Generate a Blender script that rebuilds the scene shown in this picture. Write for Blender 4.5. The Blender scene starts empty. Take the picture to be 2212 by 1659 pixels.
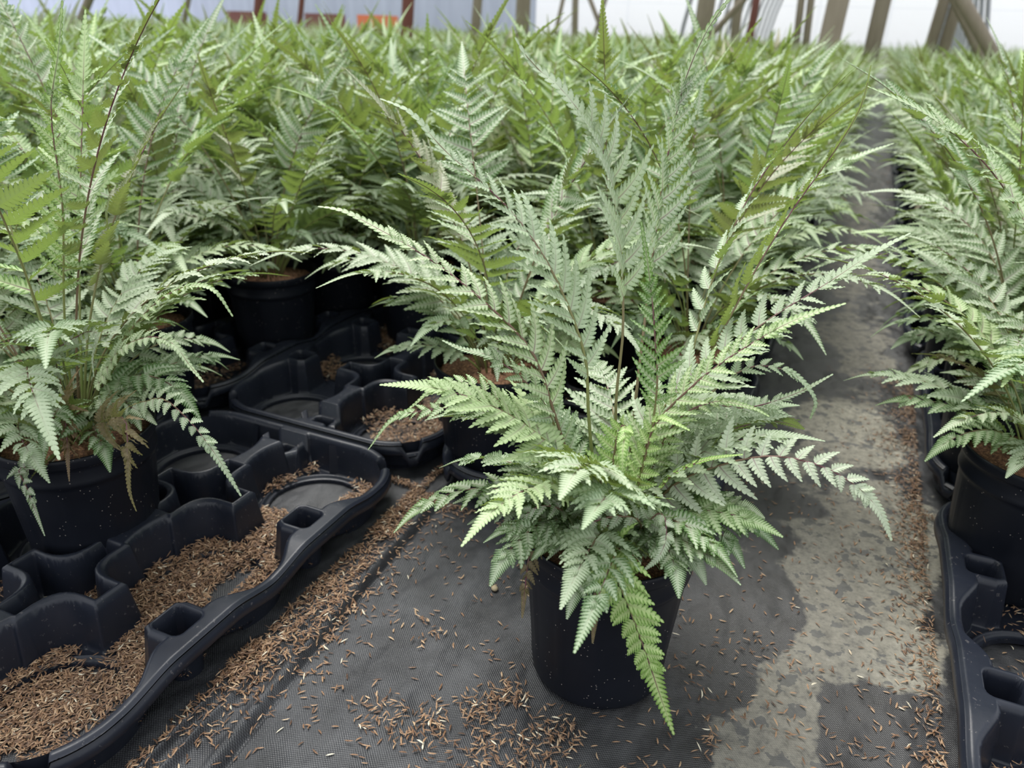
import bpy, math, random
import numpy as np
from mathutils import Vector, Matrix

S = bpy.context.scene
COL = S.collection

# ------------------------------------------------------------------ camera
F = 1662.0
TH, YAW, ROLL, H = math.radians(24.7), math.radians(23.0), math.radians(2.0), 0.6
fwd = Vector((-math.sin(YAW)*math.cos(TH), math.cos(YAW)*math.cos(TH), -math.sin(TH)))
r0 = Vector((math.cos(YAW), math.sin(YAW), 0)); u0 = r0.cross(fwd)
cr = r0*math.cos(ROLL)+u0*math.sin(ROLL); cu = u0*math.cos(ROLL)-r0*math.sin(ROLL)
cam = bpy.data.cameras.new('camera'); camo = bpy.data.objects.new('camera', cam); COL.objects.link(camo)
camo.matrix_world = Matrix(((cr.x, cu.x, -fwd.x, 0), (cr.y, cu.y, -fwd.y, 0), (cr.z, cu.z, -fwd.z, H), (0, 0, 0, 1)))
cam.sensor_width = 36; cam.lens = F/2212*36; cam.clip_start = .02; cam.clip_end = 200
cam.dof.use_dof = True; cam.dof.focus_distance = .70; cam.dof.aperture_fstop = 6.5
S.camera = camo

# ------------------------------------------------------------------ light
W = bpy.data.worlds.new('sky'); S.world = W; W.use_nodes = True
nt = W.node_tree; bg = nt.nodes['Background']
bg.inputs[0].default_value = (.93, .965, 1.0, 1); bg.inputs[1].default_value = .78
sun = bpy.data.lights.new('sun', 'SUN'); sun.energy = 2.9; sun.angle = math.radians(38); sun.color = (1, .97, .92)
suno = bpy.data.objects.new('sun', sun); COL.objects.link(suno)
suno.rotation_euler = Vector((-.35, .30, 1)).to_track_quat('Z', 'Y').to_euler()
suno.location = (0, 0, 6)
S.view_settings.view_transform = 'Standard'; S.view_settings.look = 'None'
S.view_settings.exposure = .80; S.view_settings.gamma = 1; S.view_settings.use_curve_mapping = False
S.cycles.max_bounces = 5; S.cycles.diffuse_bounces = 3; S.cycles.glossy_bounces = 2
S.cycles.transmission_bounces = 3; S.cycles.transparent_max_bounces = 6

def at(px, py, Y):
    """the point of the world plane y = Y seen at a photograph pixel"""
    a = (px-1106)/F; b = -(py-829.5)/F
    d = fwd+cr*a+cu*b; t = Y/d.y
    return np.array((d.x*t, Y, H+d.z*t))

# ------------------------------------------------------------------ helpers
def link(o, parent=None):
    COL.objects.link(o)
    if parent is not None: o.parent = parent
    return o
def tag(o, label=None, cat=None, group=None, kind=None):
    if label: o['label'] = label
    if cat: o['category'] = cat
    if group: o['group'] = group
    if kind: o['kind'] = kind
    return o
def empty(name, loc, rz=0):
    o = bpy.data.objects.new(name, None); o.empty_display_size = .05
    o.location = loc; o.rotation_euler = (0, 0, rz); return link(o)
def mesh(name, V, T, mats, attrs=None, smooth=True, midx=None, Q=None):
    """V (n,3), T (m,3) triangles and Q (k,4) quads"""
    V = np.asarray(V, dtype=np.float32)
    T = np.zeros((0, 3), int) if T is None or len(T) == 0 else np.asarray(T)
    Q = np.zeros((0, 4), int) if Q is None or len(Q) == 0 else np.asarray(Q)
    me = bpy.data.meshes.new(name)
    me.vertices.add(len(V)); me.vertices.foreach_set('co', V.ravel())
    li = np.concatenate([T.ravel(), Q.ravel()]).astype(np.int32)
    me.loops.add(len(li)); me.loops.foreach_set('vertex_index', li)
    n = len(T)+len(Q)
    st = np.concatenate([np.arange(len(T))*3, len(T)*3+np.arange(len(Q))*4]).astype(np.int32)
    me.polygons.add(n); me.polygons.foreach_set('loop_start', st)
    for m in mats: me.materials.append(m)
    if midx is not None: me.polygons.foreach_set('material_index', np.asarray(midx, dtype=np.int32))
    me.update(calc_edges=True); me.validate()
    me.polygons.foreach_set('use_smooth', np.full(len(me.polygons), smooth))
    if attrs:
        for k, a in attrs.items():
            ca = me.attributes.new(k, 'FLOAT_COLOR', 'POINT'); ca.data.foreach_set('color', np.asarray(a, dtype=np.float32).ravel())
    return me
def mobj(name, me, parent=None): return link(bpy.data.objects.new(name, me), parent)
def tree(o, parent=None):
    c = o.copy(); COL.objects.link(c); c.parent = parent
    for ch in o.children: tree(ch, c)
    return c

# ------------------------------------------------------------------ materials
def mat(name):
    m = bpy.data.materials.new(name); m.use_nodes = True; n = m.node_tree.nodes; l = m.node_tree.links
    return m, n, l, n['Principled BSDF'], n['Material Output']
def ramp(n, pts):
    r = n.new('ShaderNodeValToRGB'); e = r.color_ramp.elements
    while len(e) < len(pts): e.new(.5)
    for i, (p, c) in enumerate(pts): e[i].position = p; e[i].color = (*c, 1)
    return r
def mixc(n, l, f, a, b, mode='MIX'):
    m = n.new('ShaderNodeMix'); m.data_type = 'RGBA'; m.blend_type = mode
    for sock, v in ((m.inputs[0], f), (m.inputs[6], a), (m.inputs[7], b)):
        if hasattr(v, 'links'): l.new(v, sock)
        elif isinstance(v, tuple): sock.default_value = (*v, 1)
        else: sock.default_value = v
    return m.outputs[2]
def math_(n, l, op, a, b=None, c=None, clamp=False):
    m = n.new('ShaderNodeMath'); m.operation = op; m.use_clamp = clamp
    for i, v in enumerate((a, b, c)):
        if v is None: continue
        if hasattr(v, 'links'): l.new(v, m.inputs[i])
        else: m.inputs[i].default_value = v
    return m.outputs[0]
def noise(n, l, scale, detail=3, vec=None, rough=.5):
    t = n.new('ShaderNodeTexNoise'); t.inputs['Scale'].default_value = scale; t.inputs['Detail'].default_value = detail
    t.inputs['Roughness'].default_value = rough
    if vec is not None: l.new(vec, t.inputs['Vector'])
    return t.outputs['Fac']

def leaf_mat():
    m, n, l, p, out = mat('fern_leaf')
    a1 = n.new('ShaderNodeAttribute'); a1.attribute_name = 'leaf'; s1 = n.new('ShaderNodeSeparateColor'); l.new(a1.outputs['Color'], s1.inputs[0])
    a2 = n.new('ShaderNodeAttribute'); a2.attribute_name = 'tint'; s2 = n.new('ShaderNodeSeparateColor'); l.new(a2.outputs['Color'], s2.inputs[0])
    s, edge, v = s1.outputs; silver, young, brown = s2.outputs; rnd = a2.outputs['Alpha']
    tc = n.new('ShaderNodeTexCoord')
    nz = noise(n, l, 260, 3, tc.outputs['Object'])
    # pigment: green blade, silver middle of each lobe and along the midrib
    green = mixc(n, l, rnd, (.055, .135, .035), (.10, .20, .055))
    silv = mixc(n, l, rnd, (.39, .49, .32), (.50, .56, .42))
    inner = math_(n, l, 'SUBTRACT', 1.0, edge, clamp=True)
    vin = math_(n, l, 'MULTIPLY_ADD', v, -.45, 1.0, clamp=True)
    f = math_(n, l, 'MULTIPLY', inner, vin)
    f = math_(n, l, 'MULTIPLY_ADD', nz, .5, f)
    f = math_(n, l, 'MULTIPLY_ADD', silver, 1.0, f)
    f = math_(n, l, 'MULTIPLY_ADD', f, 1.25, -.88, clamp=True)
    c = mixc(n, l, f, green, silv)
    yel = mixc(n, l, f, (.20, .36, .07), (.52, .66, .27))
    c = mixc(n, l, young, c, yel)
    # purple midrib
    mr = math_(n, l, 'LESS_THAN', v, .075)
    mr = math_(n, l, 'MULTIPLY', mr, math_(n, l, 'MULTIPLY_ADD', s, -.9, .8, clamp=True))
    mr = math_(n, l, 'MULTIPLY', mr, a1.outputs['Alpha'])
    c = mixc(n, l, mr, c, (.22, .07, .16))
    br = mixc(n, l, nz, (.05, .022, .016), (.34, .24, .13))
    c = mixc(n, l, brown, c, br)
    # underside: duller olive
    g = n.new('ShaderNodeNewGeometry')
    und = mixc(n, l, rnd, (.24, .33, .12), (.20, .20, .075))
    und = mixc(n, l, math_(n, l, 'MULTIPLY', edge, .45), und, (.10, .12, .03))
    und = mixc(n, l, young, und, (.34, .42, .10))
    und = mixc(n, l, brown, und, br)
    c = mixc(n, l, g.outputs['Backfacing'], c, und)
    l.new(c, p.inputs['Base Color']); p.inputs['Roughness'].default_value = .48
    p.inputs['Specular IOR Level'].default_value = .35
    b = n.new('ShaderNodeBump'); b.inputs['Strength'].default_value = .25; b.inputs['Distance'].default_value = .0006
    l.new(math_(n, l, 'MULTIPLY_ADD', inner, .8, nz), b.inputs['Height']); l.new(b.outputs[0], p.inputs['Normal'])
    tr = n.new('ShaderNodeBsdfTranslucent'); l.new(mixc(n, l, .55, c, (.30, .48, .06)), tr.inputs[0])
    mx = n.new('ShaderNodeMixShader'); mx.inputs[0].default_value = .26
    l.new(p.outputs[0], mx.inputs[1]); l.new(tr.outputs[0], mx.inputs[2]); l.new(mx.outputs[0], out.inputs[0])
    return m
def stem_mat():
    m, n, l, p, out = mat('fern_stem')
    a = n.new('ShaderNodeAttribute'); a.attribute_name = 'leaf'; s = n.new('ShaderNodeSeparateColor'); l.new(a.outputs['Color'], s.inputs[0])
    r = ramp(n, [(0, (.09, .075, .03)), (.12, (.20, .27, .07)), (.5, (.22, .22, .08)), (.75, (.16, .06, .08)), (1, (.25, .3, .12))])
    l.new(s.outputs[0], r.inputs[0]); c = mixc(n, l, s.outputs[1], r.outputs[0], (.14, .04, .06))
    l.new(c, p.inputs['Base Color']); p.inputs['Roughness'].default_value = .45
    return m
def pot_mat():
    m, n, l, p, out = mat('pot_plastic')
    tc = n.new('ShaderNodeTexCoord'); oi = n.new('ShaderNodeObjectInfo')
    big = noise(n, l, 14, 4, tc.outputs['Object']); 
    vo = n.new('ShaderNodeTexVoronoi'); vo.inputs['Scale'].default_value = 210; l.new(tc.outputs['Object'], vo.inputs['Vector'])
    sp = math_(n, l, 'LESS_THAN', vo.outputs['Distance'], .13)
    sp = math_(n, l, 'MULTIPLY', sp, math_(n, l, 'GREATER_THAN', noise(n, l, 40, 2, tc.outputs['Object']), .52))
    c = mixc(n, l, math_(n, l, 'MULTIPLY', big, 1.0, clamp=True), (.004, .005, .008), (.010, .012, .019))
    c = mixc(n, l, math_(n, l, 'MULTIPLY', sp, .75), c, (.30, .27, .25))
    l.new(c, p.inputs['Base Color'])
    rr = n.new('ShaderNodeMapRange'); rr.inputs[3].default_value = .30; rr.inputs[4].default_value = .55; l.new(big, rr.inputs[0]); l.new(rr.outputs[0], p.inputs['Roughness'])
    p.inputs['Specular IOR Level'].default_value = .22
    return m
def tray_mat():
    m, n, l, p, out = mat('tray_plastic')
    tc = n.new('ShaderNodeTexCoord')
    big = noise(n, l, 18, 4, tc.outputs['Object']); fine = noise(n, l, 160, 3, tc.outputs['Object'], .7)
    c = mixc(n, l, big, (.008, .010, .017), (.021, .025, .038))
    sc = math_(n, l, 'GREATER_THAN', fine, .66)
    c = mixc(n, l, math_(n, l, 'MULTIPLY', sc, .35), c, (.16, .15, .15))
    l.new(c, p.inputs['Base Color'])
    rr = n.new('ShaderNodeMapRange'); p.inputs['Specular IOR Level'].default_value = .36; rr.inputs[3].default_value = .26; rr.inputs[4].default_value = .46; l.new(fine, rr.inputs[0]); l.new(rr.outputs[0], p.inputs['Roughness'])
    b = n.new('ShaderNodeBump'); b.inputs['Strength'].default_value = .15; b.inputs['Distance'].default_value = .0006; l.new(fine, b.inputs['Height']); l.new(b.outputs[0], p.inputs['Normal'])
    return m
def soil_mat():
    m, n, l, p, out = mat('potting_mix')
    tc = n.new('ShaderNodeTexCoord'); mp = n.new('ShaderNodeMapping'); l.new(tc.outputs['Object'], mp.inputs[0])
    a = noise(n, l, 330, 4, mp.outputs[0], .7); v = n.new('ShaderNodeTexVoronoi'); v.inputs['Scale'].default_value = 190; l.new(mp.outputs[0], v.inputs['Vector'])
    r = ramp(n, [(.32, (.02, .010, .006)), (.5, (.15, .07, .035)), (.62, (.30, .16, .08)), (.75, (.48, .33, .20))])
    l.new(a, r.inputs[0]); l.new(r.outputs[0], p.inputs['Base Color']); p.inputs['Roughness'].default_value = .85
    b = n.new('ShaderNodeBump'); b.inputs['Strength'].default_value = .9; b.inputs['Distance'].default_value = .004; l.new(v.outputs['Distance'], b.inputs['Height']); l.new(b.outputs[0], p.inputs['Normal'])
    return m
def hull_mat():
    m, n, l, p, out = mat('rice_hull')
    a = n.new('ShaderNodeAttribute'); a.attribute_name = 'tint'; s = n.new('ShaderNodeSeparateColor'); l.new(a.outputs['Color'], s.inputs[0])
    r = ramp(n, [(0, (.06, .032, .02)), (.35, (.20, .11, .06)), (.65, (.36, .225, .13)), (.9, (.48, .35, .22)), (1, (.66, .60, .46))])
    l.new(s.outputs[0], r.inputs[0]); l.new(r.outputs[0], p.inputs['Base Color']); p.inputs['Roughness'].default_value = .5
    return m
def fabric_mat():
    m, n, l, p, out = mat('woven_ground_cover')
    tc = n.new('ShaderNodeTexCoord'); P0 = tc.outputs['Object']
    mp = n.new('ShaderNodeMapping'); mp.inputs['Rotation'].default_value = (0, 0, .12); l.new(P0, mp.inputs[0])
    sx = n.new('ShaderNodeSeparateXYZ'); l.new(mp.outputs[0], sx.inputs[0])
    w1 = math_(n, l, 'SINE', math_(n, l, 'MULTIPLY', sx.outputs[0], 2*math.pi/.0032))
    w2 = math_(n, l, 'SINE', math_(n, l, 'MULTIPLY', sx.outputs[1], 2*math.pi/.0026))
    weave = math_(n, l, 'MULTIPLY', w1, w2)
    big = noise(n, l, 3.2, 5, P0, .6); mid = noise(n, l, 16, 6, P0, .65); fine = noise(n, l, 110, 4, P0, .7)
    # wrinkles, stretched along the beds
    mpw = n.new('ShaderNodeMapping'); mpw.inputs['Scale'].default_value = (2.6, 1.5, 1); mpw.inputs['Rotation'].default_value = (0, 0, -.5); l.new(P0, mpw.inputs[0])
    wr = noise(n, l, 6.0, 2.5, mpw.outputs[0], .5)
    sep = n.new('ShaderNodeSeparateXYZ'); l.new(P0, sep.inputs[0])
    xj = math_(n, l, 'MULTIPLY_ADD', big, .30, sep.outputs[0])
    dk = ramp(n, [(.30, (.006, .007, .009)), (.55, (.020, .021, .025)), (.75, (.042, .044, .050))]); l.new(math_(n, l, 'MULTIPLY_ADD', wr, .5, math_(n, l, 'MULTIPLY', mid, .5)), dk.inputs[0]); c = dk.outputs[0]
    wf = math_(n, l, 'MULTIPLY_ADD', weave, .5, .5)
    c = mixc(n, l, math_(n, l, 'MULTIPLY', wf, math_(n, l, 'MULTIPLY', math_(n, l, 'POWER', mid, 2.0), 1.8, clamp=True)), c, (.12, .125, .135))
    # dried algae and silt crust along the walkway, as an attribute drawn over the cloth
    at_ = n.new('ShaderNodeAttribute'); at_.attribute_name = 'crust'; sc = n.new('ShaderNodeSeparateColor'); l.new(at_.outputs['Color'], sc.inputs[0])
    k = math_(n, l, 'MULTIPLY_ADD', mid, 1.1, sc.outputs[0]); k = math_(n, l, 'SUBTRACT', k, .55)
    kk = n.new('ShaderNodeMapRange'); kk.inputs[1].default_value = .46; kk.inputs[2].default_value = .55; l.new(k, kk.inputs[0])
    crust = ramp(n, [(.32, (.22, .21, .18)), (.48, (.44, .42, .34)), (.62, (.56, .53, .43)), (.75, (.68, .65, .57))])
    l.new(fine, crust.inputs[0])
    cm = mixc(n, l, math_(n, l, 'MULTIPLY', wf, .35), crust.outputs[0], (.12, .12, .11))
    spots = math_(n, l, 'GREATER_THAN', noise(n, l, 42, 3, P0, .6), .585)
    cm = mixc(n, l, math_(n, l, 'MULTIPLY', spots, .7), cm, (.09, .10, .11))
    c = mixc(n, l, math_(n, l, 'MULTIPLY', kk.outputs[0], .92), c, cm)
    # wet silt film, brown grey
    c = mixc(n, l, math_(n, l, 'MULTIPLY', sc.outputs[1], .6), c, (.055, .052, .050))
    l.new(c, p.inputs['Base Color'])
    ro = math_(n, l, 'MULTIPLY_ADD', kk.outputs[0], .35, .34); ro = math_(n, l, 'MULTIPLY_ADD', mid, .15, ro, clamp=True)
    l.new(ro, p.inputs['Roughness']); p.inputs['Specular IOR Level'].default_value = .5
    h = math_(n, l, 'MULTIPLY', weave, .00025); h = math_(n, l, 'MULTIPLY_ADD', wr, .026, h); h = math_(n, l, 'MULTIPLY_ADD', fine, .0006, h)
    b = n.new('ShaderNodeBump'); b.inputs['Strength'].default_value = 1; b.inputs['Distance'].default_value = 1; l.new(h, b.inputs['Height']); l.new(b.outputs[0], p.inputs['Normal'])
    return m
def plain(name, c, rough=.6, c2=None, sc=20, vec=(1, 1, 1)):
    m, n, l, p, out = mat(name)
    if c2:
        tc = n.new('ShaderNodeTexCoord'); mp = n.new('ShaderNodeMapping'); mp.inputs['Scale'].default_value = vec; l.new(tc.outputs['Object'], mp.inputs[0])
        l.new(mixc(n, l, noise(n, l, sc, 4, mp.outputs[0]), c, c2), p.inputs['Base Color'])
    else: p.inputs['Base Color'].default_value = (*c, 1)
    p.inputs['Roughness'].default_value = rough
    return m
LEAF, STEM, POT, TRAY, SOIL, HULL, FAB = leaf_mat(), stem_mat(), pot_mat(), tray_mat(), soil_mat(), hull_mat(), fabric_mat()
WOOD = plain('weathered_post_wood', (.20, .165, .12), .8, (.33, .28, .22), 12, (3, 3, .4))
REDP = plain('red_post_paint', (.16, .05, .05), .5, (.22, .08, .07), 8)
GALV = plain('galvanised_hoop', (.22, .23, .25), .4, (.34, .35, .37), 10)

# ------------------------------------------------------------------ ground
def fold(x, y):
    """height of the cloth: overlap seam and puckers beside the tray"""
    xs = -.413-.07*(y-.337)+.004*np.sin(y*9)
    d = x-xs
    seam = .006/(1+np.exp(np.clip(d/.0012, -50, 50)))                     # upper sheet lies on the left of the seam
    lip = .004*np.exp(-((d+.007)/.006)**2)-.003*np.exp(-((d-.003)/.003)**2)
    x2 = -.449+.004*np.sin(y*11)-.02*(y-.35); p1 = .010*np.exp(-((x-x2)/.0045)**2)*np.exp(-((y-.30)/.22)**2)
    x3 = -.468-.05*(y-.3); p2 = .009*np.exp(-((x-x3)/.004)**2)*np.exp(-((y-.32)/.10)**2)
    return (seam+lip)*(y < 3)+p1+p2
def gauss(x, y, cx, cy, rx, ry): return np.exp(-((x-cx)/rx)**2-((y-cy)/ry)**2)
def ground():
    xs = np.concatenate([np.linspace(-14, -.75, 30)[:-1], np.linspace(-.75, -.5, 60)[:-1], np.linspace(-.5, -.38, 110)[:-1], np.linspace(-.38, .4, 150)[:-1], np.linspace(.4, 9, 20)])
    ys = np.concatenate([np.linspace(-1.5, .2, 6)[:-1], np.linspace(.2, 1.4, 200)[:-1], np.linspace(1.4, 3, 60)[:-1], np.linspace(3, 19, 40)])
    X, Y = np.meshgrid(xs, ys); Z = fold(X, Y)-.004
    n0, n1 = X.shape; I = np.arange(n0*n1).reshape(n0, n1)
    Q = np.stack([I[:-1, :-1], I[:-1, 1:], I[1:, 1:], I[1:, :-1]], -1).reshape(-1, 4)
    crust = .0*X
    for a in [(.095, .80, .085, .14, 1), (.12, 1.0, .10, .13, 1), (.045, .62, .035, .12, .95), (.13, .74, .06, .07, .9), (.02, .50, .05, .12, .9), (.07, 1.3, .09, .16, .85),
              (.06, 1.75, .10, .3, .75), (.05, 2.4, .09, .4, .7), (.04, 3.4, .09, .6, .65), (-.04, .88, .03, .03, .55), (.10, .53, .05, .06, .65), (.0, 1.15, .05, .08, .6)]:
        crust = np.maximum(crust, a[4]*gauss(X, Y, *a[:4])**.6)
    crust -= 1.2*gauss(X, Y, .135, .64, .05, .055)+.5*gauss(X, Y, .03, 1.02, .035, .03)+.5*gauss(X, Y, .0, 1.6, .05, .12)+.6*gauss(X, Y, .02, .78, .03, .05)
    wet = np.clip(gauss(X, Y, .03, .8, .16, .6)*1.2+(Y > 1.4)*gauss(X, Y, .04, 2.5, .2, 3), 0, 1)
    A = np.stack([np.clip(crust, 0, 1), wet, 0*X, 1+0*X], -1).reshape(-1, 4)
    o = mobj('floor', mesh('floor', np.stack([X, Y, Z], -1).reshape(-1, 3), None, [FAB], {'crust': A}, Q=Q))
    tag(o, kind='structure'); return o
ground()

# ------------------------------------------------------------------ trays (2 by 3 wells, 0.39 x 0.585 m)
TW, TL, PT = .390, .585, .195
def sst(a, b, v):
    t = np.clip((v-a)/(b-a), 0, 1); return t*t*(3-2*t)
def tray_fields(x, y):
    """x,y in tray space, corner at 0,0: returns (signed high field, opening field, well distance, edge distance)"""
    hx, hy, R = TW/2, TL/2, .088
    qx = np.abs(x-hx)-(hx-R); qy = np.abs(y-hy)-(hy-R)
    edge = -(np.minimum(np.maximum(qx, qy), 0)+np.hypot(np.maximum(qx, 0), np.maximum(qy, 0))-R)   # >0 inside
    wx = (np.clip(np.floor(x/PT), 0, 1)+.5)*PT; wy = (np.clip(np.floor(y/PT), 0, 2)+.5)*PT
    r = np.hypot(x-wx, y-wy)
    ax = np.abs(x-TW/2)
    yc = np.minimum(np.abs(y-PT), np.abs(y-2*PT))
    ex = TW/2-ax                                        # distance to the long edge
    out = r-.0865                                       # outside the wells
    spine = np.minimum(.030-ax, np.minimum(y-.03, TL-.03-y))
    b1 = np.minimum(.0195-ax, .069-yc); b2 = np.minimum(.0195-yc, .069-ax)
    k_ = .034; h_ = np.maximum(k_-np.abs(b1-b2), 0)/k_; cross = np.maximum(b1, b2)+h_*h_*k_*.25
    near_ = yc < .075; spine = np.where(yc < .06, -1, spine)
    post = np.minimum(.060-ex, .026-yc)
    rail = np.maximum(.012-edge, np.where(edge < .05, .012+.018*sst(.080, .030, yc)-ex, -1))
    endp = np.minimum(np.minimum(.055-np.minimum(y, TL-y), .026-ax), 1)
    hi = np.maximum(cross, np.minimum(np.maximum(spine, np.maximum(post, endp)), out))
    hi = np.maximum(hi, rail)
    hi = np.maximum(hi, .0085-edge)
    # hollow openings
    o1 = np.minimum(np.minimum(np.maximum(.024-ax, .060-ax-.0), 1), 1)
    # cross opening: cross shape drawn in by 9 mm, limited to the cross around each inner post
    ddx, ddy = ax, yc
    cr_ = cross-.0075
    qx2 = np.abs(ex-.037)-.010; qy2 = np.abs(yc)-.010
    sq = -(np.hypot(np.maximum(qx2, 0), np.maximum(qy2, 0))+np.minimum(np.maximum(qx2, qy2), 0)-.007)
    qe = np.abs(np.minimum(y, TL-y)-.036)-.009; qf = ax-.009
    se = -(np.hypot(np.maximum(qe, 0), np.maximum(qf, 0))+np.minimum(np.maximum(qe, qf), 0)-.006)
    op = np.maximum(cr_, np.maximum(sq, se))
    return hi, op, r, edge, yc, ex
def make_tray():
    st = .0014
    nx, ny = int(TW/st)+1, int(TL/st)+1
    xs, ys = np.linspace(0, TW, nx), np.linspace(0, TL, ny)
    X, Y = np.meshgrid(xs, ys)
    hi, op, r, edge, yc, ex = tray_fields(X, Y)
    top = .066-.010*sst(.035, .10, yc)*(edge < .03)
    # notch in the rail at each corner
    cx = np.minimum(X, TW-X); cy = np.minimum(Y, TL-Y)
    notch = (np.abs(cx-cy) < .018)*(cx+cy < .10)
    nd = sst(.022, .014, np.abs(cx-cy))*(cx+cy < .11)
    top = top-.020*nd-.022*(np.minimum(Y, TL-Y) > .016)*(np.minimum(Y, TL-Y) < .06)*(np.abs(X-TW/2) < .03)
    Z = .0065+(top-.0065)*np.clip((hi+.0065)/.0065, 0, 1)
    Z = np.where(hi > .0, Z-0.0028*(1-sst(.0, .0045, hi)), Z-.0028*np.clip((hi+.0065)/.0065, 0, 1))
    Z = Z-(Z-.006)*np.clip((op+.0005)/.004, 0, 1)-.0015*sst(-.003, -.0005, op)*(op < 0)
    Z += .0045*np.exp(-((r-.071)/.0028)**2)*(hi < -.006)
    Z = Z-.003*sst(.004, 0, edge)
    I = np.arange(nx*ny).reshape(ny, nx)
    Q = np.stack([I[:-1, :-1], I[:-1, 1:], I[1:, 1:], I[1:, :-1]], -1).reshape(-1, 4)
    rc = r.ravel()[Q].mean(1); ec = edge.ravel()[Q].min(1); hc = hi.ravel()[Q].max(1); oc = op.ravel()[Q].mean(1)
    keep = (ec > -st*1.0) & ~((rc < .062) & (hc < 0))
    V = np.stack([X, Y, Z], -1).reshape(-1, 3)
    # pull the outer ring of vertices onto the rounded outline
    e = edge.ravel(); hx, hy, R = TW/2, TL/2, .088
    out = e < 0
    vx, vy = V[:, 0], V[:, 1]
    ccx = np.clip(vx, R, TW-R); ccy = np.clip(vy, R, TL-R); dx, dy = vx-ccx, vy-ccy; dd = np.hypot(dx, dy)+1e-9
    V[out, 0] = (ccx+dx/dd*R)[out]; V[out, 1] = (ccy+dy/dd*R)[out]
    Q = Q[keep]
    VV = [V]; QQ = [Q]; n = len(V)
    # outer skirt of the rail, lower lip and inner return
    per = []
    for (a, b, t0) in ((TW-R, TL-R, 0), (R, TL-R, 90), (R, R, 180), (TW-R, R, 270)):
        for t in np.linspace(0, 90, 14): per.append((a+R*math.cos(math.radians(t0+t)), b+R*math.sin(math.radians(t0+t))))
    pts = []
    for i in range(len(per)):
        p, q = np.array(per[i]), np.array(per[(i+1) % len(per)]); m = max(1, int(np.linalg.norm(q-p)/.006))
        for k in range(m): pts.append(p+(q-p)*k/m)
    pts = np.array(pts); m = len(pts); c = np.array((TW/2, TL/2))
    nrm = pts-np.stack([np.clip(pts[:, 0], R, TW-R), np.clip(pts[:, 1], R, TL-R)], -1); nrm /= np.linalg.norm(nrm, axis=1)[:, None]
    e2 = tray_fields(pts[:, 0], pts[:, 1]); cxx = np.minimum(pts[:, 0], TW-pts[:, 0]); cyy = np.minimum(pts[:, 1], TL-pts[:, 1])
    nd2 = sst(.022, .014, np.abs(cxx-cyy))*(cxx+cyy < .11)
    ztop = .066-.010*sst(.035, .10, e2[4])-.020*nd2-.0058
    rings = []
    for (o_, zz) in ((-.0012, ztop), (.0018, ztop-.003), (.0022, ztop-.012), (.0005, ztop-.0135), (-.003, ztop-.0125), (-.006, ztop-.004)):
        rings.append(np.column_stack([pts+nrm*o_, zz if np.ndim(zz) else np.full(m, zz)]))
    VV.append(np.concatenate(rings)); idx = np.arange(m); nx_ = (idx+1) % m
    for k in range(len(rings)-1):
        a0, b0 = n+k*m, n+(k+1)*m
        QQ.append(np.stack([a0+idx, b0+idx, b0+nx_, a0+nx_], -1))
    n += m*len(rings)
    # cup body under each well, and hollow shafts under the posts
    def tube(cx_, cy_, r0_, r1_, z0, z1, seg=36, part=False):
        nonlocal n
        t = np.arange(seg)/seg*2*math.pi
        A = np.column_stack([cx_+r0_*np.cos(t), cy_+r0_*np.sin(t), np.full(seg, z0)]); B = np.column_stack([cx_+r1_*np.cos(t), cy_+r1_*np.sin(t), np.full(seg, z1)])
        VV.append(A); VV.append(B); i = np.arange(seg); j = (i+1) % seg
        if part:                                        # only the outer shell that hangs under the rail
            e_ = tray_fields(A[:, 0], A[:, 1])[3]; g_ = (e_ < .017) & (e_[j] < .017); i, j = i[g_], j[g_]
        QQ.append(np.stack([n+i, n+seg+i, n+seg+j, n+j], -1)); n += 2*seg
    for i in range(2):
        for j in range(3):
            tube((i+.5)*PT, (j+.5)*PT, .0885, .080, .050, .001, 64, True)
            tube((i+.5)*PT, (j+.5)*PT, .0625, .0625, .0075, .0005, 48)
    for y in (PT, 2*PT):
        for x in (.037, TW-.037): tube(x, y, .020, .017, .055, .001, 16)
    return mesh('plant_tray', np.concatenate(VV), None, [TRAY], Q=np.concatenate(QQ))
TRAYM = make_tray()
def tray(x, y, label, group=None, z=0):
    o = mobj('plant_tray', TRAYM); o.location = (x, y, z); tag(o, label, 'plant tray', group); return o
# near left (A), then B, C, D around it
TR = []
def T_(x, y, label, group=None): TR.append((x, y)); return tray(x, y, label, group)
T_(-.875, .217, 'black plastic carry tray with empty wells at the lower left corner, nearest the camera')
T_(-.872, .812, 'black tray with cross shaped dividers and two empty rows, behind the nearest left tray')
T_(-.472, .800, 'black tray right behind the big front fern, a potted fern in its rounded front corner')
T_(-1.270, .812, 'black tray under the shaded potted fern, left of the empty cross divider tray')
T_(-1.272, .217, 'black tray at the left edge of the photo, left of the nearest left tray')
T_(.182, .478, 'black carry tray at the right edge, two square hollow posts on its rail')
T_(.180, 1.078, 'black tray touching the back of the nearest right tray, empty rounded corner showing')
gl = 'trays lining the left bed farther up the walkway'; gr = 'trays lining the right bed farther up the walkway'
for k in range(6):
    T_(-.474, 1.395+k*.597, 'black tray under the left bed ferns, %s one up the walkway edge' % ('nearest', 'second', 'third', 'fourth', 'fifth', 'sixth')[k], gl)
    T_(.160, 1.675+k*.597, 'black tray under the right bed ferns, %s one up the walkway edge' % ('nearest', 'second', 'third', 'fourth', 'fifth', 'sixth')[k], gr)
T_(-.875, 1.408, 'black tray behind the empty cross divider tray, hidden mostly by fern pots')
tray(-.62, -.375, 'rounded black tray corner at the very bottom left of the photo')
TR.append((-.62, -.375))
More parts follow.
